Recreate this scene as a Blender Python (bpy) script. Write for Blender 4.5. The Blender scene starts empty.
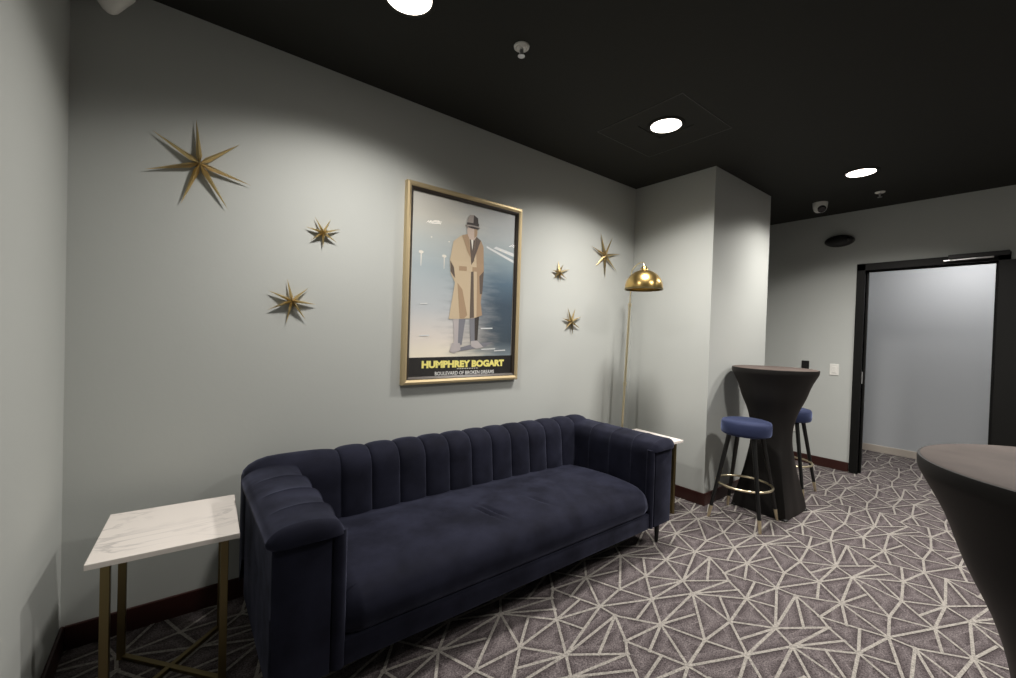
import bpy, bmesh, math, random
from mathutils import Vector, Matrix
PI = math.pi
random.seed(7)
sc = bpy.context.scene
COL = sc.collection

# ------------------------------------------------------------------ materials
def mat(name, col, rough=.6, metal=0., spec=.5, sheen=0., sheen_tint=None, emit=None, estr=0.):
    m = bpy.data.materials.new(name); m.use_nodes = True
    b = m.node_tree.nodes['Principled BSDF']
    b.inputs['Base Color'].default_value = (*col, 1)
    b.inputs['Roughness'].default_value = rough
    b.inputs['Metallic'].default_value = metal
    b.inputs['Specular IOR Level'].default_value = spec
    if sheen:
        b.inputs['Sheen Weight'].default_value = sheen
        b.inputs['Sheen Roughness'].default_value = .4
        b.inputs['Sheen Tint'].default_value = (*(sheen_tint or (1, 1, 1)), 1)
    if emit:
        b.inputs['Emission Color'].default_value = (*emit, 1)
        b.inputs['Emission Strength'].default_value = estr
    return m
def nodes(m):
    nt = m.node_tree
    return nt, nt.nodes['Principled BSDF'], (lambda t: nt.nodes.new(t)), nt.links.new
def noise_bump(m, scale, strength, dist=.01, detail=3):
    nt, b, N, L = nodes(m)
    tc = N('ShaderNodeTexCoord'); n = N('ShaderNodeTexNoise'); bp = N('ShaderNodeBump')
    n.inputs['Scale'].default_value = scale; n.inputs['Detail'].default_value = detail
    bp.inputs['Strength'].default_value = strength; bp.inputs['Distance'].default_value = dist
    L(tc.outputs['Object'], n.inputs['Vector']); L(n.outputs['Fac'], bp.inputs['Height']); L(bp.outputs['Normal'], b.inputs['Normal'])
    return m
def noise_col(m, scale, c1, c2, lo=.35, hi=.65, detail=4, stretch=(1, 1, 1)):
    nt, b, N, L = nodes(m)
    tc = N('ShaderNodeTexCoord'); mp = N('ShaderNodeMapping'); n = N('ShaderNodeTexNoise'); r = N('ShaderNodeValToRGB')
    mp.inputs['Scale'].default_value = stretch
    n.inputs['Scale'].default_value = scale; n.inputs['Detail'].default_value = detail
    r.color_ramp.elements[0].position = lo; r.color_ramp.elements[0].color = (*c1, 1)
    r.color_ramp.elements[1].position = hi; r.color_ramp.elements[1].color = (*c2, 1)
    L(tc.outputs['Object'], mp.inputs['Vector']); L(mp.outputs['Vector'], n.inputs['Vector'])
    L(n.outputs['Fac'], r.inputs['Fac']); L(r.outputs['Color'], b.inputs['Base Color'])
    return m

M = {}
M['wall'] = noise_bump(mat('grey_wall_paint', (.465, .482, .462), .75, spec=.2), 60, .06, .004)
M['corr'] = noise_bump(mat('corridor_paint', (.46, .48, .50), .75, spec=.2), 60, .06, .004)
M['ceil'] = noise_bump(mat('black_ceiling_paint', (.020, .020, .017), .75, spec=.25), 40, .1, .004)
M['base'] = mat('mahogany_baseboard', (.034, .009, .007), .35, spec=.5)
M['cbase'] = mat('beige_cove_base', (.50, .45, .39), .5)
M['door'] = mat('black_door_paint', (.004, .004, .0036), .5, spec=.25)
M['velvet'] = noise_bump(mat('navy_velvet', (.0088, .0094, .0185), .8, spec=.10, sheen=.27, sheen_tint=(.40, .43, .62)), 9, .10, .01)
M['bluevel'] = noise_bump(mat('blue_velvet', (.020, .027, .068), .75, spec=.2, sheen=.5, sheen_tint=(.38, .46, .8)), 12, .12, .01)
M['blackleg'] = mat('black_lacquer', (.006, .006, .006), .35)
M['brass'] = mat('brushed_brass', (.60, .42, .16), .28, metal=1)
M['darkbrass'] = mat('antique_brass', (.24, .19, .092), .40, metal=1)
M['pbrass'] = mat('pale_brass', (.82, .72, .50), .32, metal=1)
M['star'] = mat('gold_leaf_metal', (.66, .50, .24), .30, metal=1)
M['frame'] = mat('champagne_gold_frame', (.62, .50, .30), .48, metal=.75)
M['lip'] = mat('dark_bronze_lip', (.035, .026, .018), .4)
M['spandex'] = noise_bump(mat('black_spandex', (.009, .008, .0075), .6, spec=.25, sheen=.03, sheen_tint=(.8, .62, .52)), 300, .04, .002)
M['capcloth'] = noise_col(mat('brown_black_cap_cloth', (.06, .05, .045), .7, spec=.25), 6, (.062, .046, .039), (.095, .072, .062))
M['white'] = mat('white_plastic', (.75, .74, .70), .4)
M['offwhite'] = mat('off_white_plastic', (.42, .42, .40), .5)
M['black'] = mat('black_plastic', (.008, .008, .008), .4)
M['steel'] = mat('satin_steel', (.6, .6, .6), .3, metal=1)
M['plate_steel'] = mat('dull_steel', (.55, .55, .54), .5, metal=.4)
M['lens'] = mat('smoked_lens', (.004, .004, .004), .08)
M['led'] = mat('lit_led_diffuser', (.9, .9, .9), .5, emit=(1, .90, .80), estr=9)
M['hatchline'] = mat('hatch_edge_strip', (.085, .082, .076), .5)
M['ink_yellow'] = mat('yellow_ink', (.95, .86, .25), .6)
M['ink_white'] = mat('white_ink', (.92, .92, .9), .6)
M['ink_black'] = mat('black_ink', (.012, .010, .010), .5)

# brushed nap: the pile lies lighter or darker in soft patches
def nap(m, c1, c2):
    nt, b, N, L = nodes(m)
    tc = N('ShaderNodeTexCoord'); n = N('ShaderNodeTexNoise'); r = N('ShaderNodeValToRGB'); r2 = N('ShaderNodeMapRange')
    n.inputs['Scale'].default_value = 5.5; n.inputs['Detail'].default_value = 5; n.inputs['Roughness'].default_value = .6
    r.color_ramp.elements[0].position = .35; r.color_ramp.elements[0].color = (*c1, 1); r.color_ramp.elements[1].position = .68; r.color_ramp.elements[1].color = (*c2, 1)
    r2.inputs[1].default_value = .35; r2.inputs[2].default_value = .68; r2.inputs[3].default_value = .16; r2.inputs[4].default_value = .42
    L(tc.outputs['Object'], n.inputs['Vector']); L(n.outputs['Fac'], r.inputs['Fac']); L(r.outputs['Color'], b.inputs['Base Color'])
    L(n.outputs['Fac'], r2.inputs[0]); L(r2.outputs[0], b.inputs['Sheen Weight'])
nap(M['velvet'], (.0065, .0070, .0135), (.0125, .0135, .026))
# white marble with faint grey veins
def marble():
    m = mat('white_marble', (.78, .73, .69), .22)
    nt, b, N, L = nodes(m)
    tc = N('ShaderNodeTexCoord'); mp = N('ShaderNodeMapping'); n = N('ShaderNodeTexNoise'); n2 = N('ShaderNodeTexNoise')
    mp.inputs['Rotation'].default_value = (0, 0, .5); mp.inputs['Scale'].default_value = (1.2, 3.6, 2)
    n.inputs['Scale'].default_value = 2.6; n.inputs['Detail'].default_value = 7; n.inputs['Distortion'].default_value = 1.1
    n2.inputs['Scale'].default_value = 3.5
    r = N('ShaderNodeValToRGB'); e = r.color_ramp.elements
    e[0].position = .455; e[0].color = (0, 0, 0, 1); e[1].position = .49; e[1].color = (1, 1, 1, 1)
    x = e.new(.525); x.color = (0, 0, 0, 1)
    r2 = N('ShaderNodeValToRGB'); r2.color_ramp.elements[0].position = .45; r2.color_ramp.elements[1].position = .7
    mu = N('ShaderNodeMath'); mu.operation = 'MULTIPLY'; mx = N('ShaderNodeMix'); mx.data_type = 'RGBA'
    mx.inputs[6].default_value = (.86, .80, .75, 1); mx.inputs[7].default_value = (.50, .465, .45, 1)
    L(tc.outputs['Object'], mp.inputs['Vector']); L(mp.outputs['Vector'], n.inputs['Vector']); L(tc.outputs['Object'], n2.inputs['Vector'])
    L(n.outputs['Fac'], r.inputs['Fac']); L(n2.outputs['Fac'], r2.inputs['Fac'])
    L(r.outputs['Color'], mu.inputs[0]); L(r2.outputs['Color'], mu.inputs[1]); L(mu.outputs['Value'], mx.inputs[0]); L(mx.outputs[2], b.inputs['Base Color'])
    return m
M['marble'] = marble()

# cut pile carpet: mottled mauve grey, a woven darker tone beside the cream lines (colour attribute), cream lines
def carpet():
    m = mat('mauve_grey_carpet', (.1, .1, .1), .95, spec=.05)
    nt, b, N, L = nodes(m)
    tc = N('ShaderNodeTexCoord'); n = N('ShaderNodeTexNoise'); n2 = N('ShaderNodeTexNoise')
    n.inputs['Scale'].default_value = 170; n.inputs['Detail'].default_value = 2
    n2.inputs['Scale'].default_value = 4.5; n2.inputs['Detail'].default_value = 3
    r = N('ShaderNodeValToRGB'); r.color_ramp.elements[0].position = .3; r.color_ramp.elements[1].position = .7
    r.color_ramp.elements[0].color = (.064, .056, .060, 1); r.color_ramp.elements[1].color = (.235, .208, .213, 1)
    at = N('ShaderNodeAttribute'); at.attribute_name = 'weave'
    mx = N('ShaderNodeMix'); mx.data_type = 'RGBA'; mx.blend_type = 'MULTIPLY'
    mx.inputs[7].default_value = (.42, .40, .41, 1)
    r2 = N('ShaderNodeValToRGB'); r2.color_ramp.elements[0].color = (.82, .80, .80, 1); r2.color_ramp.elements[1].color = (1.1, 1.08, 1.05, 1)
    mx2 = N('ShaderNodeMix'); mx2.data_type = 'RGBA'; mx2.blend_type = 'MULTIPLY'; mx2.inputs[0].default_value = 1
    L(tc.outputs['Object'], n.inputs['Vector']); L(tc.outputs['Object'], n2.inputs['Vector'])
    L(n.outputs['Fac'], r.inputs['Fac']); L(n2.outputs['Fac'], r2.inputs['Fac'])
    L(r.outputs['Color'], mx2.inputs[6]); L(r2.outputs['Color'], mx2.inputs[7])
    L(mx2.outputs[2], mx.inputs[6]); L(at.outputs['Fac'], mx.inputs[0]); L(mx.outputs[2], b.inputs['Base Color'])
    bp = N('ShaderNodeBump'); bp.inputs['Strength'].default_value = .5; bp.inputs['Distance'].default_value = .004
    L(n.outputs['Fac'], bp.inputs['Height']); L(bp.outputs['Normal'], b.inputs['Normal'])
    return m
M['carpet'] = carpet()
M['line'] = noise_col(mat('cream_carpet_line', (.55, .51, .46), .95, spec=.05), 150, (.20, .187, .172), (.37, .345, .315))

# ------------------------------------------------------------------ mesh helpers
def obj(name, bm, m, parent=None, smooth=False, loc=None, rotz=0, recalc=True):
    if recalc: bmesh.ops.recalc_face_normals(bm, faces=bm.faces)
    me = bpy.data.meshes.new(name); bm.to_mesh(me); bm.free()
    for x in (m if isinstance(m, (list, tuple)) else [m]): me.materials.append(x)
    if smooth:
        me.polygons.foreach_set('use_smooth', [True] * len(me.polygons))
        if smooth != True: me.set_sharp_from_angle(angle=math.radians(smooth))
    o = bpy.data.objects.new(name, me); COL.objects.link(o)
    if parent: o.parent = parent
    if loc: o.location = loc
    if rotz: o.rotation_euler.z = rotz
    return o
def tag(o, label, cat, group=None):
    o['label'] = label; o['category'] = cat
    if group: o['group'] = group
    return o
def thing(name, label, cat, loc=(0, 0, 0), rotz=0, group=None):
    o = bpy.data.objects.new(name, None); COL.objects.link(o); o.empty_display_size = .1
    o.location = loc; o.rotation_euler = (0, 0, rotz)
    return tag(o, label, cat, group)
def struct(name, bm, m, **k):
    o = obj(name, bm, m, **k); o['kind'] = 'structure'; return o
def dup(root, loc, rotz, label, scale=None):
    r = root.copy(); COL.objects.link(r); r.location = loc; r.rotation_euler = (0, 0, rotz); r['label'] = label
    if scale: r.scale = scale
    for ch in list(root.children):
        c = ch.copy(); COL.objects.link(c); c.parent = r
        for g in list(ch.children):
            d = g.copy(); COL.objects.link(d); d.parent = c
    return r
def box(bm, x0, x1, y0, y1, z0, z1, bev=0, seg=2, mi=0):
    vs = [bm.verts.new((x, y, z)) for z in (z0, z1) for x, y in ((x0, y0), (x1, y0), (x1, y1), (x0, y1))]
    fs = [bm.faces.new([vs[i] for i in f]) for f in ((3, 2, 1, 0), (4, 5, 6, 7), (0, 1, 5, 4), (1, 2, 6, 5), (2, 3, 7, 6), (3, 0, 4, 7))]
    for f in fs: f.material_index = mi
    if bev:
        es = list({e for f in fs for e in f.edges})
        bmesh.ops.bevel(bm, geom=es, offset=bev, segments=seg, affect='EDGES', profile=.5)
    return bm
def B(*a, **k): return box(bmesh.new(), *a, **k)
def lathe(bm, prof, cx=0, cy=0, n=32, mi=0, axis='z'):
    rings = []
    for r, z in prof:
        if r < 1e-6: rings.append([bm.verts.new((cx, cy, z))])
        else: rings.append([bm.verts.new((cx + r * math.cos(2 * PI * i / n), cy + r * math.sin(2 * PI * i / n), z)) for i in range(n)])
    for a, b in zip(rings, rings[1:]):
        for i in range(n):
            j = (i + 1) % n
            if len(a) == 1 and len(b) == 1: continue
            if len(a) == 1: f = bm.faces.new((a[0], b[j], b[i]))
            elif len(b) == 1: f = bm.faces.new((a[i], a[j], b[0]))
            else: f = bm.faces.new((a[i], a[j], b[j], b[i]))
            f.material_index = mi
    return bm
def tube(bm, pts, rad, n=10, closed=False, cap=True):
    pts = [Vector(p) for p in pts]; N = len(pts)
    rad = rad if isinstance(rad, (list, tuple)) else [rad] * N
    rings = []; up = None
    for i, p in enumerate(pts):
        a = pts[(i - 1) % N] if (closed or i) else p; b = pts[(i + 1) % N] if (closed or i < N - 1) else p
        t = (b - a).normalized()
        if up is None: up = t.orthogonal().normalized()
        up = (up - t * up.dot(t)).normalized(); s = t.cross(up)
        rings.append([bm.verts.new(p + rad[i] * (math.cos(2 * PI * k / n) * up + math.sin(2 * PI * k / n) * s)) for k in range(n)])
    pairs = list(zip(rings, rings[1:])) + ([(rings[-1], rings[0])] if closed else [])
    for a, b in pairs:
        for k in range(n): bm.faces.new((a[k], a[(k + 1) % n], b[(k + 1) % n], b[k]))
    if cap and not closed: bm.faces.new(rings[0][::-1]); bm.faces.new(rings[-1])
    return bm
def sheet(bm, rows, closed=False, mi=0):
    g = [[bm.verts.new(p) for p in r] for r in rows]
    for a, b in zip(g, g[1:]):
        m = len(a)
        for i in range(m if closed else m - 1):
            f = bm.faces.new((a[i], a[(i + 1) % m], b[(i + 1) % m], b[i])); f.material_index = mi
    return g
def catmull(pts, k=5):
    out = []
    for i in range(len(pts) - 1):
        p0 = pts[max(i - 1, 0)]; p1 = pts[i]; p2 = pts[i + 1]; p3 = pts[min(i + 2, len(pts) - 1)]
        for j in range(k):
            t = j / k
            out.append(tuple(.5 * (2 * b + (c - a) * t + (2 * a - 5 * b + 4 * c - d) * t * t + (3 * b - a - 3 * c + d) * t ** 3) for a, b, c, d in zip(p0, p1, p2, p3)))
    out.append(tuple(pts[-1])); return out
# ------------------------------------------------------------------ camera
f_px, yaw, pitch, roll = 421.36, 38.005, -.7767, 1.7933
y_, p_, r_ = map(math.radians, (yaw, pitch, roll))
fw = Vector((math.sin(y_) * math.cos(p_), math.cos(y_) * math.cos(p_), math.sin(p_)))
rt = Vector((math.cos(y_), -math.sin(y_), 0)); up = rt.cross(fw)
rt2 = math.cos(r_) * rt + math.sin(r_) * up; up2 = -math.sin(r_) * rt + math.cos(r_) * up
cam = bpy.data.objects.new('camera', bpy.data.cameras.new('camera')); COL.objects.link(cam)
cam.matrix_world = Matrix(((rt2.x, up2.x, -fw.x, 0), (rt2.y, up2.y, -fw.y, -2.4025), (rt2.z, up2.z, -fw.z, 1.333), (0, 0, 0, 1)))
cam.data.sensor_width = 36; cam.data.lens = f_px / 1016 * 36; cam.data.clip_start = .02
sc.camera = cam

# ------------------------------------------------------------------ room shell
XD, XB, YF, XE, XC, H, XK = -.3565, 3.336, -.7434, 4.417, 5.510, 2.712, 6.88
YR = -4.7
# floor: carpet with a woven repeat of cream lines
EDGES = [[0.992, 0.19, 1.21, 0.26], [0.992, 0.19, 0.728, 0.312], [0.992, 0.19, 0.595, -0.08], [0.992, 0.19, 1.137, 0.64], [0.992, 0.19, 1.282, -0.068], [0.992, 0.19, 0.892, 0.706], [0.992, 0.19, 1.0, 0.0], [0.0, 0.0, 0.137, -0.36], [0.728, 0.312, 0.935, 0.393], [0.728, 0.312, 0.783, 0.077], [0.728, 0.312, 0.595, -0.08], [0.728, 0.312, 0.454, 0.24], [0.0, 0.0, -0.108, -0.294], [0.892, 0.706, 0.829, 0.598], [0.829, 0.598, 0.773, 0.436], [0.773, 0.436, 0.728, 0.312], [0.521, 0.72, 0.728, 0.312], [0.521, 0.72, 0.829, 0.598], [0.521, 0.72, 0.775, 0.447], [0.521, 0.72, 0.454, 0.24], [0.521, 0.72, 0.21, 0.26], [0.454, 0.24, 0.622, 0.509], [0.454, 0.24, 0.21, 0.26], [0.454, 0.24, 0.282, -0.068], [0.454, 0.24, 0.595, -0.08], [0.595, 0.92, 0.377, 1.055], [0.595, 0.92, 0.282, 0.932], [0.595, 0.92, 0.521, 0.72], [0.595, 0.92, 1.0, 1.0], [0.595, 0.92, 0.829, 0.598], [0.0, 0.0, -0.277, -0.248], [0.137, 0.64, -0.108, 0.706], [0.137, 0.64, -0.068, 0.498], [0.137, 0.64, 0.521, 0.72], [0.137, 0.64, 0.282, 0.932], [0.137, 0.64, 0.21, 0.26], [0.137, 0.64, 0.348, 0.522], [0.282, 0.932, 0.521, 0.72], [0.282, 0.932, 0.069, 0.831], [0.282, 0.932, 0.21, 1.26]]
def floor_mesh():
    bm = bmesh.new(); wl = bm.verts.layers.float.new('weave')
    x0, x1, y0, y1 = XD, XK, YR, 0
    box(bm, x0 - .1, x1 + .1, y0 - .1, y1 + .1, -.06, 0)
    PX, PY, ox, oy = .9145, .456, 2.577, -1.628
    def clip(a, b):
        t0, t1 = 0., 1.; dx, dy = b[0] - a[0], b[1] - a[1]
        for p, q in ((-dx, a[0] - x0), (dx, x1 - a[0]), (-dy, a[1] - y0), (dy, y1 - a[1])):
            if abs(p) < 1e-9:
                if q < 0: return None
            else:
                t = q / p
                if p < 0: t0 = max(t0, t)
                else: t1 = min(t1, t)
        if t0 >= t1 - .02: return None
        return (a[0] + t0 * dx, a[1] + t0 * dy), (a[0] + t1 * dx, a[1] + t1 * dy)
    k = 0
    for i in range(-4, 6):
        for j in range(-8, 6):
            for a0, a1, b0, b1 in EDGES:
                s = clip((ox + (i + a0) * PX, oy + (j + a1) * PY), (ox + (i + b0) * PX, oy + (j + b1) * PY))
                if not s: continue
                a, b = Vector((*s[0], 0)), Vector((*s[1], 0)); d = b - a
                if d.length < .03: continue
                d.normalize(); n = Vector((-d.y, d.x, 0)); k += 1
                zz = .0005 + (k % 61) * .00002
                w = .0062; dw = .05
                for sgn in (1, -1):
                    v = [a + n * sgn * w * .8, b + n * sgn * w * .8, b + n * sgn * dw - d * .02, a + n * sgn * dw + d * .02]
                    vs = [bm.verts.new((q.x, q.y, zz)) for q in v]
                    for q, sh in zip(vs, (1, 1, 0, 0)): q[wl] = sh
                    bm.faces.new(vs if sgn < 0 else vs[::-1])
                e = .012
                v = [a - n * w - d * e, b - n * w + d * e, b + n * w + d * e, a + n * w - d * e]
                fc = bm.faces.new([bm.verts.new((q.x, q.y, .0022 + (k % 67) * .00002)) for q in v]); fc.material_index = 1
    for fc in bm.faces:
        if fc.normal.z < 0 and len(fc.verts) == 4 and min(v.co.z for v in fc.verts) > 0: fc.normal_flip()
    return bm
struct('floor', floor_mesh(), [M['carpet'], M['line']], recalc=False)
struct('ceiling', B(XD - .1, XC + .05, YR - .1, .1, H, H + .1), M['ceil'])
struct('wall_back', B(XD - .1, XC + .1, 0, .12, 0, H), M['wall'])
struct('wall_left', B(XD - .12, XD, YR, 0, 0, H), M['wall'])
struct('wall_pier', B(XB, XE, YF, 0, 0, H), M['wall'])
struct('wall_rear', B(XD - .1, XC + .1, YR - .12, YR, 0, H), M['wall'])
# far wall with the doorway
DY0, DY1, DZ = -1.242, -2.124, 2.085
bm = bmesh.new(); T = .13
box(bm, XC, XC + T, DY0 + .0, 0, 0, H); box(bm, XC, XC + T, YR, DY1, 0, H); box(bm, XC, XC + T, DY1, DY0, DZ, H)
struct('wall_far', bm, M['wall'])
# corridor behind it
struct('wall_corridor', B(XK, XK + .1, YR, 0, 0, 2.6), M['corr'])
struct('wall_corridor_end', B(XC + T, XK, 0, .1, 0, 2.6), M['corr'])
struct('wall_corridor_rear', B(XC + T, XK, YR - .1, YR, 0, 2.6), M['corr'])
struct('ceiling_corridor', B(XC + T, XK + .1, YR, .1, 2.6, 2.7), M['white'])
def bb(x0, x1, y0, y1, h=.1): return B(x0, x1, y0, y1, 0, h, bev=.004)
struct('baseboard_back', bb(XD + .012, XB - .012, -.012, 0), M['base'])
struct('baseboard_left', bb(XD, XD + .012, YR + .01, -.0), M['base'])
bm = bmesh.new(); box(bm, XB - .012, XB, YF - .012, -.012, 0, .1, bev=.004); box(bm, XB, XE + .012, YF - .012, YF, 0, .1, bev=.004); box(bm, XE, XE + .012, YF, -.012, 0, .1, bev=.004)
struct('baseboard_pier', bm, M['base'])
bm = bmesh.new(); box(bm, XC - .012, XC, -1.168, 0, 0, .1, bev=.004); box(bm, XC - .012, XC, YR, -2.18, 0, .1, bev=.004)
struct('baseboard_far', bm, M['base'])
struct('baseboard_corridor', B(XK - .012, XK, YR, 0, 0, .085, bev=.004), M['cbase'])
struct('baseboard_rear', bb(XD + .012, XC - .012, YR, YR + .012), M['base'])
# black steel door frame and the door leaf folded back against the wall
bm = bmesh.new()
FW = .070
for ya, yb in ((DY0, DY0 + FW), (DY1 - FW, DY1)): box(bm, XC - .02, XC + T + .02, ya, yb, 0, DZ + FW, bev=.003)
box(bm, XC - .02, XC + T + .02, DY1 - FW, DY0 + FW, DZ, DZ + FW, bev=.003)
box(bm, XC + .045, XC + .062, DY0 - .015, DY0, 0, DZ); box(bm, XC + .045, XC + .062, DY1, DY1 + .015, 0, DZ); box(bm, XC + .045, XC + .062, DY1, DY0, DZ - .015, DZ)
fr = struct('trim_1', bm, M['door'])
st = obj('strike_plate', B(XC + .008, XC + .036, DY0 - .002, DY0 + .001, .93, 1.05, bev=.0008, seg=1), M['plate_steel'], fr)
d = thing('door_1', 'black door leaf folded back against the far wall beyond the doorway', 'door', (XC - .024, DY1 - .012, 0), math.radians(-5))
d['kind'] = 'structure'
obj('door_panel', B(-.045, 0, -.86, 0, .008, DZ - .005, bev=.002), M['door'], d)
h = lathe(bmesh.new(), [(0, 0), (.026, 0), (.026, .008), (.011, .012), (.011, .045), (0, .045)])
box(h, -.009, .009, -.009, .11, .040, .056, bev=.004)
bmesh.ops.transform(h, matrix=Matrix.Translation((-.045, -.79, 1.0)) @ Matrix.Rotation(-PI / 2, 4, 'Y'), verts=h.verts)
obj('door_handle', h, M['steel'], d, smooth=35)
for z in (.25, 1.05, 1.85): obj('hinge', lathe(bmesh.new(), [(0, z), (.009, z), (.009, z + .1), (0, z + .1)], -.01, .008, 12), M['door'], d)
# door closer with its arm on the frame header
bm = B(XC - .075, XC - .02, -2.19, -1.83, DZ + .035, DZ + .075, bev=.006)
dc = tag(obj('door_closer', bm, M['black']), 'black overhead door closer with a silver arm on the doorframe header', 'door closer')
obj('closer_arm', tube(bmesh.new(), [(XC - .045, -1.80, DZ + .028), (XC - .058, -2.0, DZ + .030), (XC - .06, -2.10, DZ + .030)], .008), M['steel'], dc)

# ------------------------------------------------------------------ sofa
S = thing('sofa', 'long navy velvet sofa with channel-tufted back and arms against the grey wall', 'sofa', (.236, -.921, 0))
SW, AW, DEP = 2.302, .240, .85
def bulge(t): return max(0, 1 - abs(2 * t - 1) ** 2.6) ** .55
def channels(lines, n=12):
    out = []
    for a, b in zip(lines, lines[1:]):
        for i in range(n):
            t = .5 - .5 * math.cos(PI * i / n); out.append((a + (b - a) * t, bulge(t)))
    out.append((lines[-1], 0)); return out
def profile_normals(P):
    N = []
    for i in range(len(P)):
        a, b = P[max(i - 1, 0)], P[min(i + 1, len(P) - 1)]
        dx, dz = b[0] - a[0], b[1] - a[1]; l = math.hypot(dx, dz) or 1
        N.append((-dz / l, dx / l))
    return N
def backrest():
    P = catmull([(.63, .30), (.638, .42), (.65, .54), (.656, .61), (.666, .65), (.69, .684), (.73, .702), (.775, .700), (.815, .68), (.836, .635), (.838, .55), (.835, .35), (.83, .15)], 4)
    N = profile_normals(P); wt = [min(1, i / 4) * (1 if i < 30 else max(0, 1 - (i - 30) / 6)) for i in range(len(P))]
    lines = [0.0] + [.411 + .1537 * k for k in range(12)] + [SW]
    rows = []
    for u, b in channels(lines):
        e = min(u, SW - u); e = min(1, e / .13)
        sh = -.055 * (1 - math.sqrt(max(0, 1 - (1 - e) ** 2)))
        rows.append([(u, v + nx * (.019 * b * w + sh) , max(.15, z + nz * (.019 * b * w + sh))) for (v, z), (nx, nz), w in zip(P, N, wt)])
    bm = bmesh.new(); g = sheet(bm, rows)
    bm.faces.new(g[0]); bm.faces.new(g[-1][::-1])
    return bm
obj('backrest', backrest(), M['velvet'], S, smooth=50)
def arm(mirror):
    P = catmull([(AW, .16), (AW, .40), (AW + .002, .55), (AW, .615), (AW - .012, .658), (AW - .04, .688), (.13, .702), (.06, .698), (.016, .682), (-.010, .658), (-.012, .638), (.0, .626), (.006, .61), (.006, .40), (.006, .15)], 4)
    N = profile_normals(P)
    def wf(i, z): return (1 if i < 22 else max(0, 1 - (i - 22) / 10)) * min(1, i / 6)
    lines = [.0, .14, .315, .49, .66]
    rows = []
    for v, b in channels(lines, 12):
        b = b if v > .07 else max(b, bulge(.5) * .85)
        rows.append([((u - nx * -.010 * b * wf(i, z)), v, z - nz * -.010 * b * wf(i, z)) for i, ((u, z), (nx, nz)) in enumerate(zip(P, N))])
    bm = bmesh.new(); g = sheet(bm, rows)
    bm.faces.new(g[-1][::-1])
    # padded front end of the roll, then the flat front panel below it
    R0 = [p for p in rows[0] if p[2] >= .622]; cu = AW / 2; cz = .632
    rings = [R0]
    for k in range(1, 7):
        a = k / 6 * PI / 2; s = math.cos(a) * .94 + .06
        rings.append([(cu + (p[0] - cu) * (.25 + .75 * s), -.030 * math.sin(a), cz + (p[2] - cz) * s) for p in R0])
    gg = sheet(bm, rings); bm.faces.new(gg[-1]); bm.faces.new([r[0] for r in gg] + [r[-1] for r in gg][::-1])
    box(bm, .006, AW - .052, -.006, .02, .15, .634, bev=.004)
    lathe_pts = []
    for z in (.155, .35, .55, .637): lathe_pts.append((AW - .024, .012, z))
    tube(bm, lathe_pts, [.026, .026, .026, .024], 14)
    if mirror: bmesh.ops.transform(bm, matrix=Matrix.Translation((SW, 0, 0)) @ Matrix.Diagonal((-1, 1, 1, 1)), verts=bm.verts)
    return bm
for mir in (False, True):
    a = obj('arm', arm(mir), M['velvet'], S, smooth=50)
def cushion():
    P = catmull([(.03, .246), (.004, .25), (-.012, .275), (-.016, .31), (-.008, .348), (.012, .378), (.05, .398), (.12, .412), (.28, .42), (.46, .412), (.60, .398), (.66, .38), (.665, .246)], 12)
    rows = []; u0, u1 = AW - .002, SW - AW + .002; n = 240
    for i in range(n + 1):
        t = i / n; u = u0 + (u1 - u0) * t; e = min(t, 1 - t) * (u1 - u0)
        r = .06; dip = (1 - math.sqrt(max(0, 1 - (1 - min(1, e / r)) ** 2))) * .05
        row = []
        for v, z in P:
            top = max(0, min(1, (z - .26) / .14))
            dz = .012 * math.sin(PI * t) * top - dip * top
            # sat-in creases
            for cu, cv, an, am, ln, wd in ((1.00, .235, 1.78, .017, .065, .010), (1.045, .225, 1.80, .016, .075, .010), (1.33, .20, 1.9, .008, .06, .012), (.95, .30, .5, .006, .16, .02), (1.55, .22, 1.2, .006, .14, .02), (.55, .25, 1.0, .005, .15, .025), (1.85, .3, .4, .005, .15, .025)):
                du, dv = u - cu, v - cv; al = du * math.cos(an) + dv * math.sin(an); ac = -du * math.sin(an) + dv * math.cos(an)
                dz -= am * math.exp(-(al / ln) ** 2 - (ac / wd) ** 2) * top
            row.append((u, v + (.02 * (1 - min(1, e / r)) if v < .05 else 0), z + dz))
        rows.append(row)
    bm = bmesh.new(); g = sheet(bm, rows); bm.faces.new(g[0]); bm.faces.new(g[-1][::-1])
    bm.faces.new([r[0] for r in g] + [r[-1] for r in g][::-1])
    return bm
obj('seat_cushion', cushion(), M['velvet'], S, smooth=50)
obj('base_rail', B(AW - .01, SW - AW + .01, -.004, .82, .148, .248, bev=.012, seg=3), M['velvet'], S, smooth=40)
for u in (.055, SW - .055):
    for v in (.055, .77):
        l = lathe(bmesh.new(), [(0, 0), (.009, 0), (.011, .003), (.019, .155), (0, .155)], 0, 0, 16)
        obj('leg', l, M['blackleg'], S, smooth=40, loc=(u, v, 0))

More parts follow.
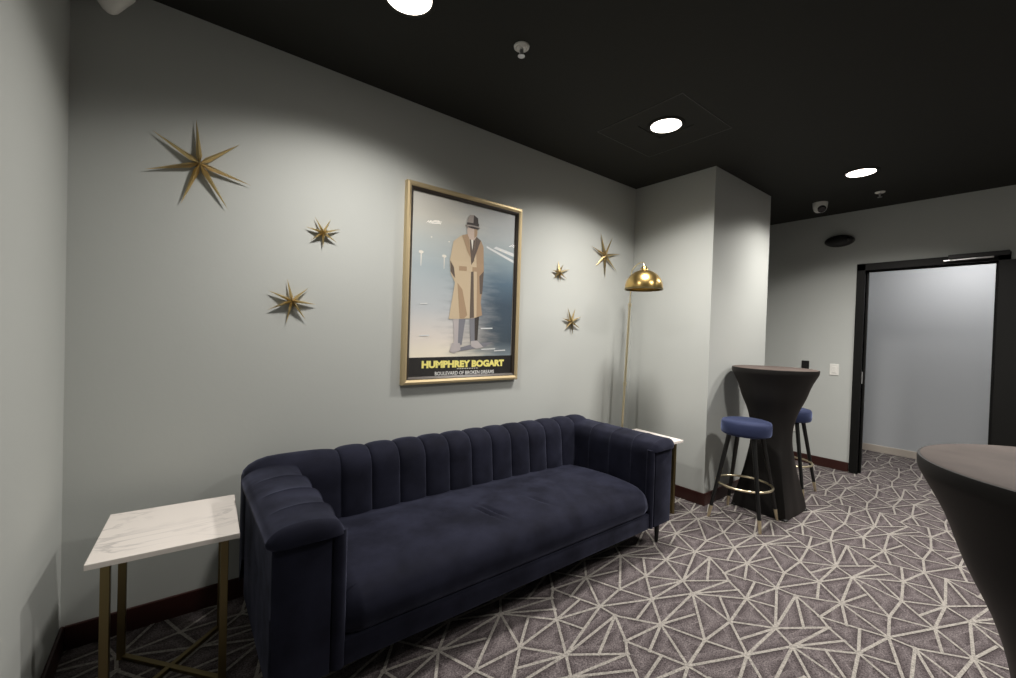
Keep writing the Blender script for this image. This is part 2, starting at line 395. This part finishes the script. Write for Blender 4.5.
# ------------------------------------------------------------------ marble side tables
def side_table(loc, rotz, label):
    t = thing('side_table', label, 'side table', loc, rotz, 'marble side tables')
    w, d, zt, th, L, ins = .207, .216, .566, .020, .0125, .045
    obj('marble_top', B(-w, w, -d, d, zt - th, zt, bev=.0025), M['marble'], t)
    for sx in (-1, 1):
        for sy in (-1, 1):
            x, y = sx * (w - ins), sy * (d - ins)
            obj('leg', B(x - L, x + L, y - L, y + L, 0, zt - th, bev=.0015, seg=1), M['darkbrass'], t)
    a = math.atan2(d - ins, w - ins); ln = math.hypot(d - ins, w - ins) - .012
    for k, s in enumerate((1, -1)):
        b = B(-ln, ln, -.0095, .0095, .003 + k * .0005, .017 + k * .0005, bev=.001, seg=1)
        bmesh.ops.transform(b, matrix=Matrix.Rotation(s * a, 4, 'Z'), verts=b.verts)
        obj('stretcher', b, M['darkbrass'], t)
    return t
t1 = side_table((-.006, -.364, 0), math.radians(-2.8), 'white marble side table with brass legs in the room corner beside the sofa')
dup(t1, (2.832, -.500, 0), math.radians(-3), 'white marble side table with brass legs between sofa arm and wall pier')

# ------------------------------------------------------------------ floor lamp
Lp = thing('floor_lamp', 'slim brass floor lamp with a domed brass shade behind the side table', 'floor lamp', (3.03, -.165, 0))
obj('base', lathe(bmesh.new(), [(0, 0), (.098, 0), (.10, .004), (.10, .016), (.09, .021), (.014, .024), (0, .024)], n=40), M['brass'], Lp, smooth=30, loc=(-.02, .004, 0))
obj('pole', tube(bmesh.new(), [(-.02, .004, .02), (.03, -.012, 1.62)], .010, 12), M['pbrass'], Lp, smooth=40)
for z in (.93, 1.61): obj('collar', lathe(bmesh.new(), [(0, z - .016), (.013, z - .016), (.0145, z), (.013, z + .016), (0, z + .016)], n=16), M['pbrass'], Lp, smooth=40, loc=(-.02 + .05 * z / 1.62, .004 - .016 * z / 1.62, 0))
SX, SY, SZ = -.25, -.335, 1.711      # rim centre of the shade
hk = [(.03, -.012, 1.6), (.033, -.013, 1.74), (.012, -.03, 1.83), (-.07, -.095, 1.885), (-.14, -.19, 1.914), (-.20, -.27, 1.917), (-.238, -.318, 1.903), (-.25, -.335, 1.868)]
obj('hook_arm', tube(bmesh.new(), catmull(hk, 4), .0058, 10), M['pbrass'], Lp, smooth=40)
R = .139
pr = [(R * math.cos(a), (.136 * math.sin(a))) for a in [k / 14 * PI / 2 * .93 for k in range(15)]]
prof = [(R - .006, -.012), (R, -.012)] + pr + [(r - .004, z - .004) for r, z in pr[::-1]] + [(R - .006, -.012)]
sh = obj('lamp_shade', lathe(bmesh.new(), prof, n=56), M['brass'], Lp, smooth=45, loc=(SX, SY, SZ))
obj('shade_rim', lathe(bmesh.new(), [(R - .007, -.016), (R + .002, -.016), (R + .002, -.004), (R - .007, -.004), (R - .007, -.016)], n=56), M['darkbrass'], sh, smooth=30)
obj('shade_cap', lathe(bmesh.new(), [(0, .122), (.030, .122), (.028, .142), (.020, .158), (.010, .166), (0, .167)], n=24), M['brass'], sh, smooth=40)
obj('bulb', lathe(bmesh.new(), [(0, .035), (.02, .038), (.03, .06), (.026, .085), (.014, .11), (.014, .125), (0, .125)], n=20), M['white'], sh, smooth=50)

# ------------------------------------------------------------------ cocktail tables in stretch covers
def cover():
    prof = [(.300, 1.090), (.301, 1.082), (.299, 1.062), (.289, 1.040), (.255, .968), (.225, .87), (.185, .77), (.162, .68), (.153, .60), (.158, .50), (.178, .40), (.202, .29), (.238, .17), (.268, .07), (.280, .004)]
    bm = bmesh.new(); n = 96; rows = []
    pr = catmull(prof, 3)
    for r, z in pr:
        k = max(0, min(1, (1.02 - z) / 1.0)); k = k * k * (3 - 2 * k)
        e = 2 - 1.0 * k ** .8
        ring = []
        for i in range(n):
            a = 2 * PI * i / n; c, s = abs(math.cos(a)), abs(math.sin(a))
            q = r / (c ** e + s ** e) ** (1 / e)
            q *= 1 + .012 * k * math.sin(8 * a + .6) * (1 - k * .4)
            ring.append((q * math.cos(a + PI / 4), q * math.sin(a + PI / 4), z))
        rows.append(ring)
    g = sheet(bm, rows, closed=True)
    cap = bmesh.new(); top = [[cap.verts.new((p[0] * .985, p[1] * .985, 1.0905)) for p in rows[0]]]
    for s, dz in ((.96, .0028), (.8, .003), (.45, .003)):
        top.append([cap.verts.new((p[0] * s, p[1] * s, 1.090 + dz)) for p in rows[0]])
    for a, b in zip(top, top[1:]):
        for i in range(n): cap.faces.new((a[i], b[i], b[(i + 1) % n], a[(i + 1) % n]))
    cap.faces.new(top[-1]); bm.faces.new(g[0])
    return bm, cap
ct = thing('cocktail_table', 'tall round cocktail table in black stretch cover standing with stools by the pier', 'cocktail table', (3.757, -1.062, 0), math.radians(-2), 'black covered cocktail tables'); ct.scale = (.99, .99, 1.028)
cbm, cap = cover()
obj('table_cover', cbm, M['spandex'], ct, smooth=50)
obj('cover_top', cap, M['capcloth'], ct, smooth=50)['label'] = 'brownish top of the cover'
for k in range(4):
    a = PI / 4 + k * PI / 2
    obj('foot', lathe(bmesh.new(), [(0, 0), (.022, 0), (.022, .012), (.012, .02), (0, .02)], .262 * math.cos(a), .262 * math.sin(a), 14), M['black'], ct, smooth=30)
dup(ct, (1.39, -2.522, 0), math.radians(20), 'tall round cocktail table in black stretch cover, standing alone near the camera', (1, 1, 1))

# ------------------------------------------------------------------ bar stools
bs = thing('bar_stool', 'blue velvet bar stool with black legs in front of the cocktail table', 'bar stool', (3.352, -1.035, 0), math.radians(3), 'blue velvet bar stools')
obj('seat', lathe(bmesh.new(), [(0, .635), (.150, .635), (.162, .641), (.167, .655), (.168, .695), (.167, .722), (.160, .736), (.135, .743), (.07, .746), (0, .746)], n=48), M['bluevel'], bs, smooth=60)
def rleg(z): return .250 - (.250 - .118) * z / .636
for k in range(4):
    a = PI / 4 + k * PI / 2; c, s = math.cos(a), math.sin(a)
    P = lambda z: (rleg(z) * c, rleg(z) * s, z)
    l = obj('leg', tube(bmesh.new(), [P(.085), P(.637)], [.0125, .0165], 12), M['blackleg'], bs, smooth=40)
    obj('leg_tip', tube(bmesh.new(), [P(0), P(.004), P(.088)], [.008, .0095, .0135], 12), M['pbrass'], l, smooth=40)['label'] = 'brass leg tip'
rr = rleg(.265) - .010
obj('foot_ring', tube(bmesh.new(), [(rr * math.cos(2 * PI * i / 48), rr * math.sin(2 * PI * i / 48), .265) for i in range(48)], .0085, 10, closed=True), M['pbrass'], bs, smooth=True)['label'] = 'brass foot ring'
dup(bs, (4.345, -.99, 0), math.radians(2), 'blue velvet bar stool half hidden behind the cocktail table')

# ------------------------------------------------------------------ starburst wall ornaments
STARS = [([0.062, 2.054], [[-0.162, 0.1], [-0.184, -0.068], [-0.064, -0.187], [0.107, -0.174], [0.197, -0.045], [0.149, 0.133], [-0.015, 0.192]]),
 ([0.453, 1.465], [[-0.022, 0.108], [0.077, 0.072], [0.116, -0.011], [0.068, -0.093], [-0.023, -0.115], [-0.104, -0.05], [-0.102, 0.042]]),
 ([0.596, 1.837], [[-0.041, 0.075], [0.037, 0.077], [0.087, 0.033], [0.072, -0.04], [0.002, -0.078], [-0.062, -0.05], [-0.082, 0.017]]),
 ([2.898, 2.034], [[-0.052, 0.182], [0.109, 0.179], [0.212, 0.041], [0.172, -0.115], [0.022, -0.189], [-0.104, -0.101], [-0.16, 0.056]]),
 ([2.352, 1.826], [[-0.003, 0.088], [0.051, 0.07], [0.124, 0.038], [0.095, -0.042], [0.023, -0.073], [-0.048, -0.053], [-0.066, 0.008]]),
 ([2.506, 1.444], [[-0.035, 0.108], [0.051, 0.106], [0.129, 0.047], [0.113, -0.052], [0.031, -0.103], [-0.056, -0.064], [-0.089, 0.023]])]
SL = ['largest gold starburst wall ornament, hanging nearest the room corner', 'gold starburst wall ornament hanging low between largest star and framed poster',
      'smaller gold starburst wall ornament hanging closest to the poster, facing the corner side', 'tall gold starburst wall ornament hanging beside the brass floor lamp shade',
      'smallest gold starburst wall ornament, hanging just beyond the poster', 'gold starburst wall ornament hanging lowest between the poster and the floor lamp']
for (cen, tips), lab in zip(STARS, SL):
    w = thing('starburst_ornament', lab, 'wall ornament', (cen[0], 0, cen[1]), 0, 'gold starburst wall ornaments')
    mx = max(math.hypot(*t) for t in tips)
    for k, (tx, tz) in enumerate(tips):
        tx, tz = tx * 1.035, tz * 1.035
        l = math.hypot(tx, tz); dx, dz = tx / l, tz / l; sx, sz = -dz, dx
        b = bmesh.new(); hw = .040 * mx + .0032; q = .19 * mx
        C0 = b.verts.new((0, -.038, 0)); K0 = b.verts.new((0, -.004, 0)); Tp = b.verts.new((tx, -.012, tz))
        A = b.verts.new((dx * q + sx * hw, -.020, dz * q + sz * hw)); D = b.verts.new((dx * q - sx * hw, -.020, dz * q - sz * hw))
        for fc in ((C0, A, Tp), (C0, Tp, D), (K0, Tp, A), (K0, D, Tp), (C0, K0, A), (C0, D, K0)): b.faces.new(fc)
        obj('spike', b, M['star'], w)

# ------------------------------------------------------------------ framed poster
PX0, PX1, PZ0, PZ1 = 1.056, 1.950, 1.000, 2.233
fp = thing('framed_poster', 'gold-framed film poster of a figure in tan coat and dark hat above the sofa', 'poster', (PX0, 0, PZ0))
PW, PH = PX1 - PX0, PZ1 - PZ0
def rect_frame(prof, w, h):       # prof: (inset, y) swept round a mitred rectangle
    bm = bmesh.new()
    rows = [[(i, y, i), (w - i, y, i), (w - i, y, h - i), (i, y, h - i)] for i, y in prof]
    sheet(bm, rows + [rows[0]], closed=True); bmesh.ops.remove_doubles(bm, verts=bm.verts, dist=1e-6); return bm
obj('frame', rect_frame([(0, -.001), (0, -.030), (.004, -.036), (.016, -.038), (.027, -.034), (.030, -.030), (.030, -.001)], PW, PH), M['frame'], fp)
obj('inner_lip', rect_frame([(.030, -.002), (.030, -.030), (.034, -.031), (.047, -.020), (.047, -.002)], PW, PH), M['lip'], fp)['label'] = 'dark inner lip of the frame'
# the printed sheet: misty grey to teal backdrop, a plain coat-and-hat figure, black title band
def backdrop():
    m = mat('misty_print', (.5, .5, .5), .55)
    nt, b, N, L = nodes(m)
    tc = N('ShaderNodeTexCoord'); sp = N('ShaderNodeSeparateXYZ'); L(tc.outputs['Object'], sp.inputs['Vector'])
    def rng(o, a, c):
        r = N('ShaderNodeMapRange'); r.inputs[1].default_value = a; r.inputs[2].default_value = c; L(o, r.inputs[0]); return r.outputs[0]
    u = rng(sp.outputs['X'], .05, .85); v = rng(sp.outputs['Z'], .17, 1.19)
    rl = N('ShaderNodeValToRGB'); e = rl.color_ramp.elements   # light side, bottom to top
    e[0].position = 0; e[0].color = (.95, .88, .72, 1); e[1].position = 1; e[1].color = (.60, .59, .54, 1)
    for p, c in ((.12, (.80, .74, .68)), (.3, (.55, .58, .60)), (.55, (.42, .49, .52)), (.72, (.50, .54, .53)), (.86, (.62, .61, .55))):
        q = e.new(p); q.color = (*c, 1)
    rr_ = N('ShaderNodeValToRGB'); e = rr_.color_ramp.elements  # deep side
    e[0].position = 0; e[0].color = (.22, .27, .30, 1); e[1].position = 1; e[1].color = (.46, .48, .48, 1)
    for p, c in ((.1, (.05, .075, .10)), (.35, (.045, .075, .11)), (.5, (.09, .15, .21)), (.66, (.26, .34, .38)), (.8, (.42, .46, .47))):
        q = e.new(p); q.color = (*c, 1)
    L(v, rl.inputs['Fac']); L(v, rr_.inputs['Fac'])
    n = N('ShaderNodeTexNoise'); mp = N('ShaderNodeMapping'); mp.inputs['Scale'].default_value = (3, 1, 16)
    L(tc.outputs['Object'], mp.inputs['Vector']); L(mp.outputs['Vector'], n.inputs['Vector']); n.inputs['Scale'].default_value = 2.2; n.inputs['Detail'].default_value = 4
    ad = N('ShaderNodeMath'); ad.operation = 'MULTIPLY_ADD'; ad.inputs[1].default_value = .45; L(n.outputs['Fac'], ad.inputs[0]); L(u, ad.inputs[2])
    su = N('ShaderNodeMapRange'); su.interpolation_type = 'SMOOTHSTEP'; su.inputs[1].default_value = .45; su.inputs[2].default_value = 1.12; L(ad.outputs[0], su.inputs[0])
    mx = N('ShaderNodeMix'); mx.data_type = 'RGBA'; L(su.outputs[0], mx.inputs[0]); L(rl.outputs['Color'], mx.inputs[6]); L(rr_.outputs['Color'], mx.inputs[7])
    L(mx.outputs[2], b.inputs['Base Color']); return m
def ink(n, c): return mat(n, c, .6)
PM = [backdrop(), M['ink_black'], ink('coat_light', (.62, .50, .34)), ink('coat_mid', (.42, .29, .18)), ink('coat_dark', (.13, .095, .075)), ink('hat_brown', (.045, .035, .032)),
      ink('hat_grey', (.34, .30, .27)), ink('skin_tone', (.62, .50, .42)), ink('trouser_grey', (.22, .22, .25)), ink('trouser_pale', (.50, .46, .46)), ink('glint', (.85, .82, .74)), ink('pier_line', (.72, .74, .74)), ink('margin', (.62, .60, .56))]
def printed():
    bm = bmesh.new(); box(bm, .046, PW - .046, -.010, -.003, .044, PH - .046, mi=12)
    lay = [0]
    def poly(mi, pts):
        lay[0] += 1; pts = pts if mi in (0, 1) else [(x + .022, z) for x, z in pts]; y = -.0102 - lay[0] * .00012
        f = bm.faces.new([bm.verts.new((.046 + (x - 1.117) / .815 * (PW - .092), y, .044 + (z - 1.044) / 1.157 * (PH - .088))) for x, z in pts])
        if f.normal.y > 0 or (f.normal_update() or f.normal.y > 0): f.normal_flip()
        f.material_index = mi
    def disc(mi, x, z, rx, rz, n=20): poly(mi, [(x + rx * math.cos(2 * PI * i / n), z + rz * math.sin(2 * PI * i / n)) for i in range(n)])
    poly(0, [(1.126, 1.166), (1.926, 1.172), (1.926, 2.198), (1.126, 2.196)])
    poly(1, [(1.117, 1.044), (1.932, 1.044), (1.932, 1.176), (1.117, 1.166)])
    # lights over water and a quay line
    poly(11, [(1.66, 1.925), (1.925, 1.842), (1.925, 1.862), (1.66, 1.938)]); poly(11, [(1.72, 1.93), (1.925, 1.89), (1.925, 1.915), (1.74, 1.945)])
    for x, z, r in ((1.163, 1.827, .013), (1.327, 1.822, .013), (1.232, 1.93, .005), (1.36, 1.92, .005), (1.78, 1.925, .006), (1.83, 1.915, .006)):
        disc(10, x, z, r * 1.3, r * .75)
    for x in (1.163, 1.327): poly(10, [(x - .004, 1.82), (x + .004, 1.82), (x + .002, 1.74), (x - .002, 1.74)])
    for x, z, w in ((1.68, 1.36, .10), (1.70, 1.215, .12), (1.80, 1.205, .10), (1.20, 1.30, .07), (1.19, 1.50, .05)): poly(11, [(x - w / 2, z), (x + w / 2, z + .004), (x + w / 2, z + .012), (x - w / 2, z + .007)])
    # plain standing figure
    poly(8, [(1.395, 1.215), (1.42, 1.20), (1.66, 1.235), (1.74, 1.27), (1.60, 1.262)])
    poly(9, [(1.405, 1.44), (1.475, 1.44), (1.462, 1.25), (1.418, 1.25)]); poly(8, [(1.45, 1.44), (1.505, 1.44), (1.478, 1.25), (1.448, 1.25)])
    poly(8, [(1.535, 1.45), (1.605, 1.45), (1.600, 1.27), (1.548, 1.27)]); poly(5, [(1.575, 1.45), (1.612, 1.45), (1.604, 1.27), (1.582, 1.27)])
    poly(9, [(1.40, 1.26), (1.465, 1.26), (1.47, 1.215), (1.42, 1.192), (1.385, 1.205)]); poly(9, [(1.55, 1.275), (1.60, 1.28), (1.655, 1.235), (1.60, 1.222), (1.555, 1.24)])
    poly(2, [(1.392, 1.93), (1.45, 1.975), (1.50, 1.99), (1.57, 1.985), (1.61, 1.965), (1.632, 1.925), (1.640, 1.75), (1.625, 1.62), (1.622, 1.54), (1.637, 1.455), (1.57, 1.432), (1.46, 1.422), (1.372, 1.418), (1.395, 1.56), (1.412, 1.66), (1.375, 1.72), (1.368, 1.80)])
    poly(3, [(1.565, 1.985), (1.61, 1.965), (1.632, 1.925), (1.640, 1.75), (1.622, 1.54), (1.637, 1.455), (1.59, 1.438), (1.585, 1.70)])
    poly(3, [(1.43, 1.66), (1.47, 1.62), (1.515, 1.45), (1.49, 1.426), (1.455, 1.424)])
    poly(4, [(1.535, 1.76), (1.555, 1.76), (1.57, 1.435), (1.535, 1.43)]); poly(4, [(1.604, 1.72), (1.640, 1.76), (1.632, 1.60), (1.612, 1.60)])
    poly(4, [(1.372, 1.80), (1.40, 1.76), (1.412, 1.69), (1.40, 1.70), (1.375, 1.73)])
    poly(3, [(1.44, 1.772), (1.63, 1.782), (1.63, 1.752), (1.44, 1.742)]); poly(2, [(1.50, 1.775), (1.545, 1.777), (1.545, 1.745), (1.50, 1.743)])
    poly(4, [(1.512, 1.985), (1.562, 1.985), (1.556, 1.82), (1.535, 1.79)]); poly(10, [(1.522, 1.985), (1.548, 1.985), (1.540, 1.89)])
    poly(3, [(1.455, 1.978), (1.505, 1.995), (1.532, 1.83), (1.505, 1.87)]); poly(4, [(1.565, 1.99), (1.607, 1.965), (1.555, 1.83)])
    disc(7, 1.536, 2.015, .042, .055)
    poly(7, [(1.515, 1.995), (1.556, 1.995), (1.556, 1.96), (1.515, 1.96)]); poly(3, [(1.55, 2.05), (1.577, 2.05), (1.572, 1.99), (1.552, 1.975)])
    poly(6, [(1.492, 2.055), (1.585, 2.06), (1.578, 2.112), (1.545, 2.128), (1.512, 2.122), (1.497, 2.10)]); poly(5, [(1.54, 2.06), (1.585, 2.06), (1.578, 2.112), (1.545, 2.128)])
    poly(5, [(1.490, 2.052), (1.588, 2.058), (1.587, 2.076), (1.491, 2.070)])
    disc(6, 1.537, 2.047, .062, .011); disc(5, 1.545, 2.042, .046, .007)
    # small credit line, too small to read
    for k in range(9): poly(10, [(1.445 + k * .019, 1.0885), (1.459 + k * .019, 1.0885), (1.459 + k * .019, 1.0925), (1.445 + k * .019, 1.0925)])
    return bm
pr_ = obj('print', printed(), PM, fp, recalc=False)
def lettering(name, text, m, x0, x1, z0, hgt, off, parent):
    cu = bpy.data.curves.new(name + '_outline', 'FONT'); cu.body = text; cu.size = 1; cu.offset = off; cu.resolution_u = 3; cu.extrude = .002
    tmp = bpy.data.objects.new(name + '_outline', cu); COL.objects.link(tmp); bpy.context.view_layer.update()
    me = bpy.data.meshes.new_from_object(tmp.evaluated_get(bpy.context.evaluated_depsgraph_get()))
    bpy.data.objects.remove(tmp); bpy.data.curves.remove(cu)
    xs = [v.co.x for v in me.vertices]; ys = [v.co.y for v in me.vertices]
    for v in me.vertices:
        x = (v.co.x - min(xs)) / (max(xs) - min(xs)); y = (v.co.y - min(ys)) / (max(ys) - min(ys))
        v.co = (x0 - PX0 + x * (x1 - x0), -.0135 - v.co.z * .1, z0 - PZ0 + y * hgt)
    me.name = name; me.materials.clear(); me.materials.append(m)
    o = bpy.data.objects.new(name, me); COL.objects.link(o); o.parent = parent; return o
lettering('title_lettering', 'HUMPHREY BOGART', M['ink_yellow'], 1.192, 1.836, 1.097, .048, .06, fp)['label'] = 'heavy yellow capitals on the black band'
lettering('subtitle_lettering', 'BOULEVARD OF BROKEN DREAMS', M['ink_white'], 1.286, 1.750, 1.050, .024, .012, fp)['label'] = 'white capitals on the black band'
gl = bpy.data.materials.new('picture_glass'); gl.use_nodes = True
nt = gl.node_tree; nt.nodes.clear(); N = nt.nodes.new
o_ = N('ShaderNodeOutputMaterial'); mx = N('ShaderNodeMixShader'); tr = N('ShaderNodeBsdfTransparent'); gs = N('ShaderNodeBsdfGlossy'); lw = N('ShaderNodeLayerWeight'); pw = N('ShaderNodeMath'); pw.operation = 'POWER'; pw.inputs[1].default_value = 5; fn = N('ShaderNodeMath'); fn.operation = 'MULTIPLY_ADD'; fn.inputs[1].default_value = .96; fn.inputs[2].default_value = .04
gs.inputs['Roughness'].default_value = .02; lw.inputs['Blend'].default_value = .5; nt.links.new(lw.outputs['Facing'], pw.inputs[0]); nt.links.new(pw.outputs[0], fn.inputs[0])
nt.links.new(fn.outputs[0], mx.inputs[0]); nt.links.new(tr.outputs[0], mx.inputs[1]); nt.links.new(gs.outputs[0], mx.inputs[2]); nt.links.new(mx.outputs[0], o_.inputs[0])
gb = bmesh.new(); gb.faces.new([gb.verts.new(p) for p in ((.04, -.0165, .04), (PW - .04, -.0165, .04), (PW - .04, -.0165, PH - .04), (.04, -.0165, PH - .04))]); gb.normal_update(); [q.normal_flip() for q in gb.faces if q.normal.y > 0]
obj('glass', gb, gl, fp, recalc=False)

# ------------------------------------------------------------------ ceiling fittings
def photometry(l):
    # recessed fitting: strongest straight down, fading out towards its cut-off angle
    l.use_nodes = True; nt = l.node_tree; N = nt.nodes.new; em = nt.nodes['Emission']
    tc = N('ShaderNodeTexCoord'); sp = N('ShaderNodeSeparateXYZ'); ab = N('ShaderNodeMath'); ab.operation = 'ABSOLUTE'; r = N('ShaderNodeValToRGB')
    e = r.color_ramp.elements; e[0].position = .30; e[0].color = (0, 0, 0, 1); e[1].position = 1; e[1].color = (1, 1, 1, 1)
    for p, c in ((.36, .06), (.42, .20), (.50, .32), (.62, .52), (.78, .80), (.90, .94)):
        q = e.new(p); q.color = (c, c, c, 1)
    nt.links.new(tc.outputs['Normal'], sp.inputs[0]); nt.links.new(sp.outputs['Z'], ab.inputs[0]); nt.links.new(ab.outputs[0], r.inputs['Fac']); nt.links.new(r.outputs['Color'], em.inputs['Strength'])
def downlight(x, y, label, power, size=150):
    t = thing('recessed_light', label, 'ceiling light', (x, y, H), 0, 'recessed ceiling lights')
    obj('trim_ring', lathe(bmesh.new(), [(.094, 0), (.116, 0), (.116, -.004), (.110, -.008), (.098, -.009), (.094, -.006), (.094, 0)], n=40), M['ceil'], t, smooth=35)
    obj('diffuser', lathe(bmesh.new(), [(0, -.006), (.06, -.006), (.095, -.005), (.095, -.001), (0, -.001)], n=40), M['led'], t, smooth=35)
    l = bpy.data.lights.new('downlight_lamp', 'SPOT'); l.energy = power; l.spot_size = math.radians(size); l.spot_blend = .05; photometry(l)
    l.shadow_soft_size = .09; l.color = (1, .955, .90)
    lo = bpy.data.objects.new('downlight_lamp', l); COL.objects.link(lo); lo.parent = t; lo.location = (0, 0, -.056)
    return t
PWR = 136
downlight(.727, -.735, 'recessed ceiling light at the top edge, above the sofa and framed poster', PWR * .84)
downlight(2.463, -.841, 'recessed ceiling light set in the hatch, nearest the wall pier', PWR * 1.28)
downlight(4.288, -1.442, 'recessed ceiling light beyond the pier, nearest the doorway wall', PWR * 1.15)
downlight(2.52, -2.43, 'recessed ceiling light over the open floor, out of view beside the lone cocktail table', PWR * 1.2)
downlight(4.16, -2.84, 'recessed ceiling light over the open floor, out of view before the doorway', PWR * 1.3)
# access hatch round the middle light
hx0, hx1, hy0, hy1 = 2.205, 2.80, -1.10, -.495
hatch_bm = bmesh.new()
for a in ((hx0, 2.34, hy0, hy1), (2.586, hx1, hy0, hy1), (2.34, 2.586, hy0, -.966), (2.34, 2.586, -.716, hy1)): box(hatch_bm, *a, H - .003, H)
ha = tag(obj('access_hatch', hatch_bm, M['ceil']), 'square black ceiling hatch with thin pale edge around the middle light', 'hatch')
e = bmesh.new()
for a in ((hx0 - .003, hx1 + .003, hy0 - .003, hy0), (hx0 - .003, hx1 + .003, hy1, hy1 + .003), (hx0 - .003, hx0, hy0, hy1), (hx1, hx1 + .003, hy0, hy1)): box(e, *a, H - .004, H)
obj('edge_strip', e, M['hatchline'], ha)['label'] = 'thin pale edge strip'
def sprinkler(x, y, label, s=1):
    t = thing('fire_sprinkler', label, 'sprinkler', (x, y, H), 0, 'ceiling sprinklers')
    obj('escutcheon', lathe(bmesh.new(), [(0, -.010), (.016, -.010), (.022, -.004), (.03, -.010), (.037, -.006), (.038, 0), (0, 0)], n=28), M['white'], t, smooth=40)
    h = lathe(bmesh.new(), [(0, -.008), (.009, -.008), (.009, -.022), (.006, -.03), (.006, -.042), (.017, -.044), (.017, -.047), (0, -.048)], n=18)
    for sx in (-1, 1): tube(h, [(sx * .009, 0, -.02), (sx * .013, 0, -.032), (sx * .005, 0, -.045)], .0022, 6)
    obj('sprinkler_head', h, M['steel'], t, smooth=40)
sprinkler(1.275, -.806, 'white ceiling sprinkler above the poster, between the first two lights')
sprinkler(4.964, -1.432, 'white ceiling sprinkler beside the light near the doorway wall')
dm = thing('dome_camera', 'white dome security camera on the ceiling near the far wall', 'security camera', (4.955, -.985, H))
obj('housing', lathe(bmesh.new(), [(0, 0), (.062, 0), (.062, -.018), (.058, -.05), (.050, -.075), (.036, -.09), (0, -.092)], n=32), M['white'], dm, smooth=40)
ey = lathe(bmesh.new(), [(0, .03), (.02, .026), (.034, .012), (.037, -.004), (.03, -.02), (0, -.022)], n=24)
bmesh.ops.transform(ey, matrix=Matrix.Translation((-.030, -.022, -.068)) @ Matrix.Rotation(math.radians(-48), 4, Vector((.4, -1, 0)).normalized()) , verts=ey.verts)
obj('lens', ey, M['lens'], dm, smooth=50)
# pale device hanging high in the room corner
cw = thing('corner_speaker', 'pale plastic wedge-shaped device mounted high in the room corner at the top edge', 'speaker', (-.228, -.16, 2.556))
b = bmesh.new(); rows = []
for k, (z, s, oy) in enumerate(((.15, 1.0, 0), (.08, 1.0, 0), (.045, .93, 0), (.005, .62, .0), (-.03, .30, .01), (-.040, .14, .012))):
    rows.append([(s * .078 * math.copysign(abs(math.cos(a)) ** .75, math.cos(a)), oy + s * .07 * math.copysign(abs(math.sin(a)) ** .75, math.sin(a)), z) for a in [2 * PI * i / 24 for i in range(24)]])
g = sheet(b, rows, closed=True); b.faces.new(g[0][::-1]); b.faces.new(g[-1])
obj('housing', b, M['white'], cw, smooth=50)
obj('bracket', B(-.02, .02, .06, .158, .06, .11, bev=.004), M['offwhite'], cw)
# black oval fitting high on the far wall
ov = thing('emergency_light', 'black oval fitting mounted high on the far wall left of the doorway', 'wall light', (XC, -1.015, 2.418))
b = bmesh.new()
rows = [[(-d_, .128 * s * math.cos(a), .062 * s * math.sin(a)) for a in [2 * PI * i / 36 for i in range(36)]] for d_, s in ((0, 1), (.03, 1), (.05, .93), (.062, .75), (.068, .4))]
g = sheet(b, rows, closed=True); b.faces.new(g[-1]); b.faces.new(g[0][::-1])
obj('housing', b, M['black'], ov, smooth=45)
ln = lathe(bmesh.new(), [(0, .024), (.014, .02), (.022, .008), (.024, 0), (0, 0)], n=20)
bmesh.ops.transform(ln, matrix=Matrix.Translation((-.05, -.085, .006)) @ Matrix.Rotation(-PI / 2, 4, 'Y'), verts=ln.verts)
obj('lamp_lens', ln, M['lens'], ov, smooth=50)
# wall plates
sw = thing('light_switch', 'white light switch plate beside the doorframe', 'light switch', (XC, -1.013, 1.055))
obj('plate', B(-.006, 0, -.04, .04, -.06, .06, bev=.003), M['white'], sw)
obj('rocker', B(-.010, -.004, -.017, .017, -.033, .033, bev=.002), M['white'], sw)
bk = thing('control_plate', 'black wall control plate showing just above the cocktail table top', 'control plate', (XC, -.749, 1.075))
obj('plate', B(-.007, 0, -.036, .036, -.058, .058, bev=.003), M['black'], bk)
obj('rocker', B(-.011, -.005, -.016, .016, -.032, .032, bev=.002), M['black'], bk)
ol = thing('power_outlet', 'white power outlet low on the far wall behind the stools', 'outlet', (XC, -.65, .385))
obj('plate', B(-.006, 0, -.036, .036, -.058, .058, bev=.003), M['white'], ol)
for z in (-.022, .022): obj('socket', B(-.009, -.004, -.016, .016, z - .013, z + .013, bev=.003), M['white'], ol)

# ------------------------------------------------------------------ corridor ceiling light
t = thing('corridor_light', 'ceiling light panel in the corridor beyond the doorway', 'ceiling light', (6.2, -1.9, 2.6))
obj('trim_frame', B(-.31, .31, -.31, .31, -.012, 0, bev=.002), M['white'], t)
obj('diffuser', B(-.28, .28, -.28, .28, -.016, -.011), M['led'], t)
l = bpy.data.lights.new('corridor_lamp', 'AREA'); l.energy = 11; l.size = .55; l.color = (.93, .95, 1)
lo = bpy.data.objects.new('corridor_lamp', l); COL.objects.link(lo); lo.parent = t; lo.location = (0, 0, -.02)

# ------------------------------------------------------------------ world and view
w = bpy.data.worlds.new('world'); sc.world = w; w.use_nodes = True
w.node_tree.nodes['Background'].inputs[0].default_value = (.5, .5, .5, 1); w.node_tree.nodes['Background'].inputs[1].default_value = 0.0
sc.view_settings.view_transform = 'Standard'; sc.view_settings.look = 'None'; sc.view_settings.gamma = 1; sc.view_settings.exposure = 0
sc.view_settings.use_curve_mapping = False
sc.cycles.use_denoising = True
sc.cycles.max_bounces = 8; sc.cycles.diffuse_bounces = 4; sc.cycles.sample_clamp_indirect = 4
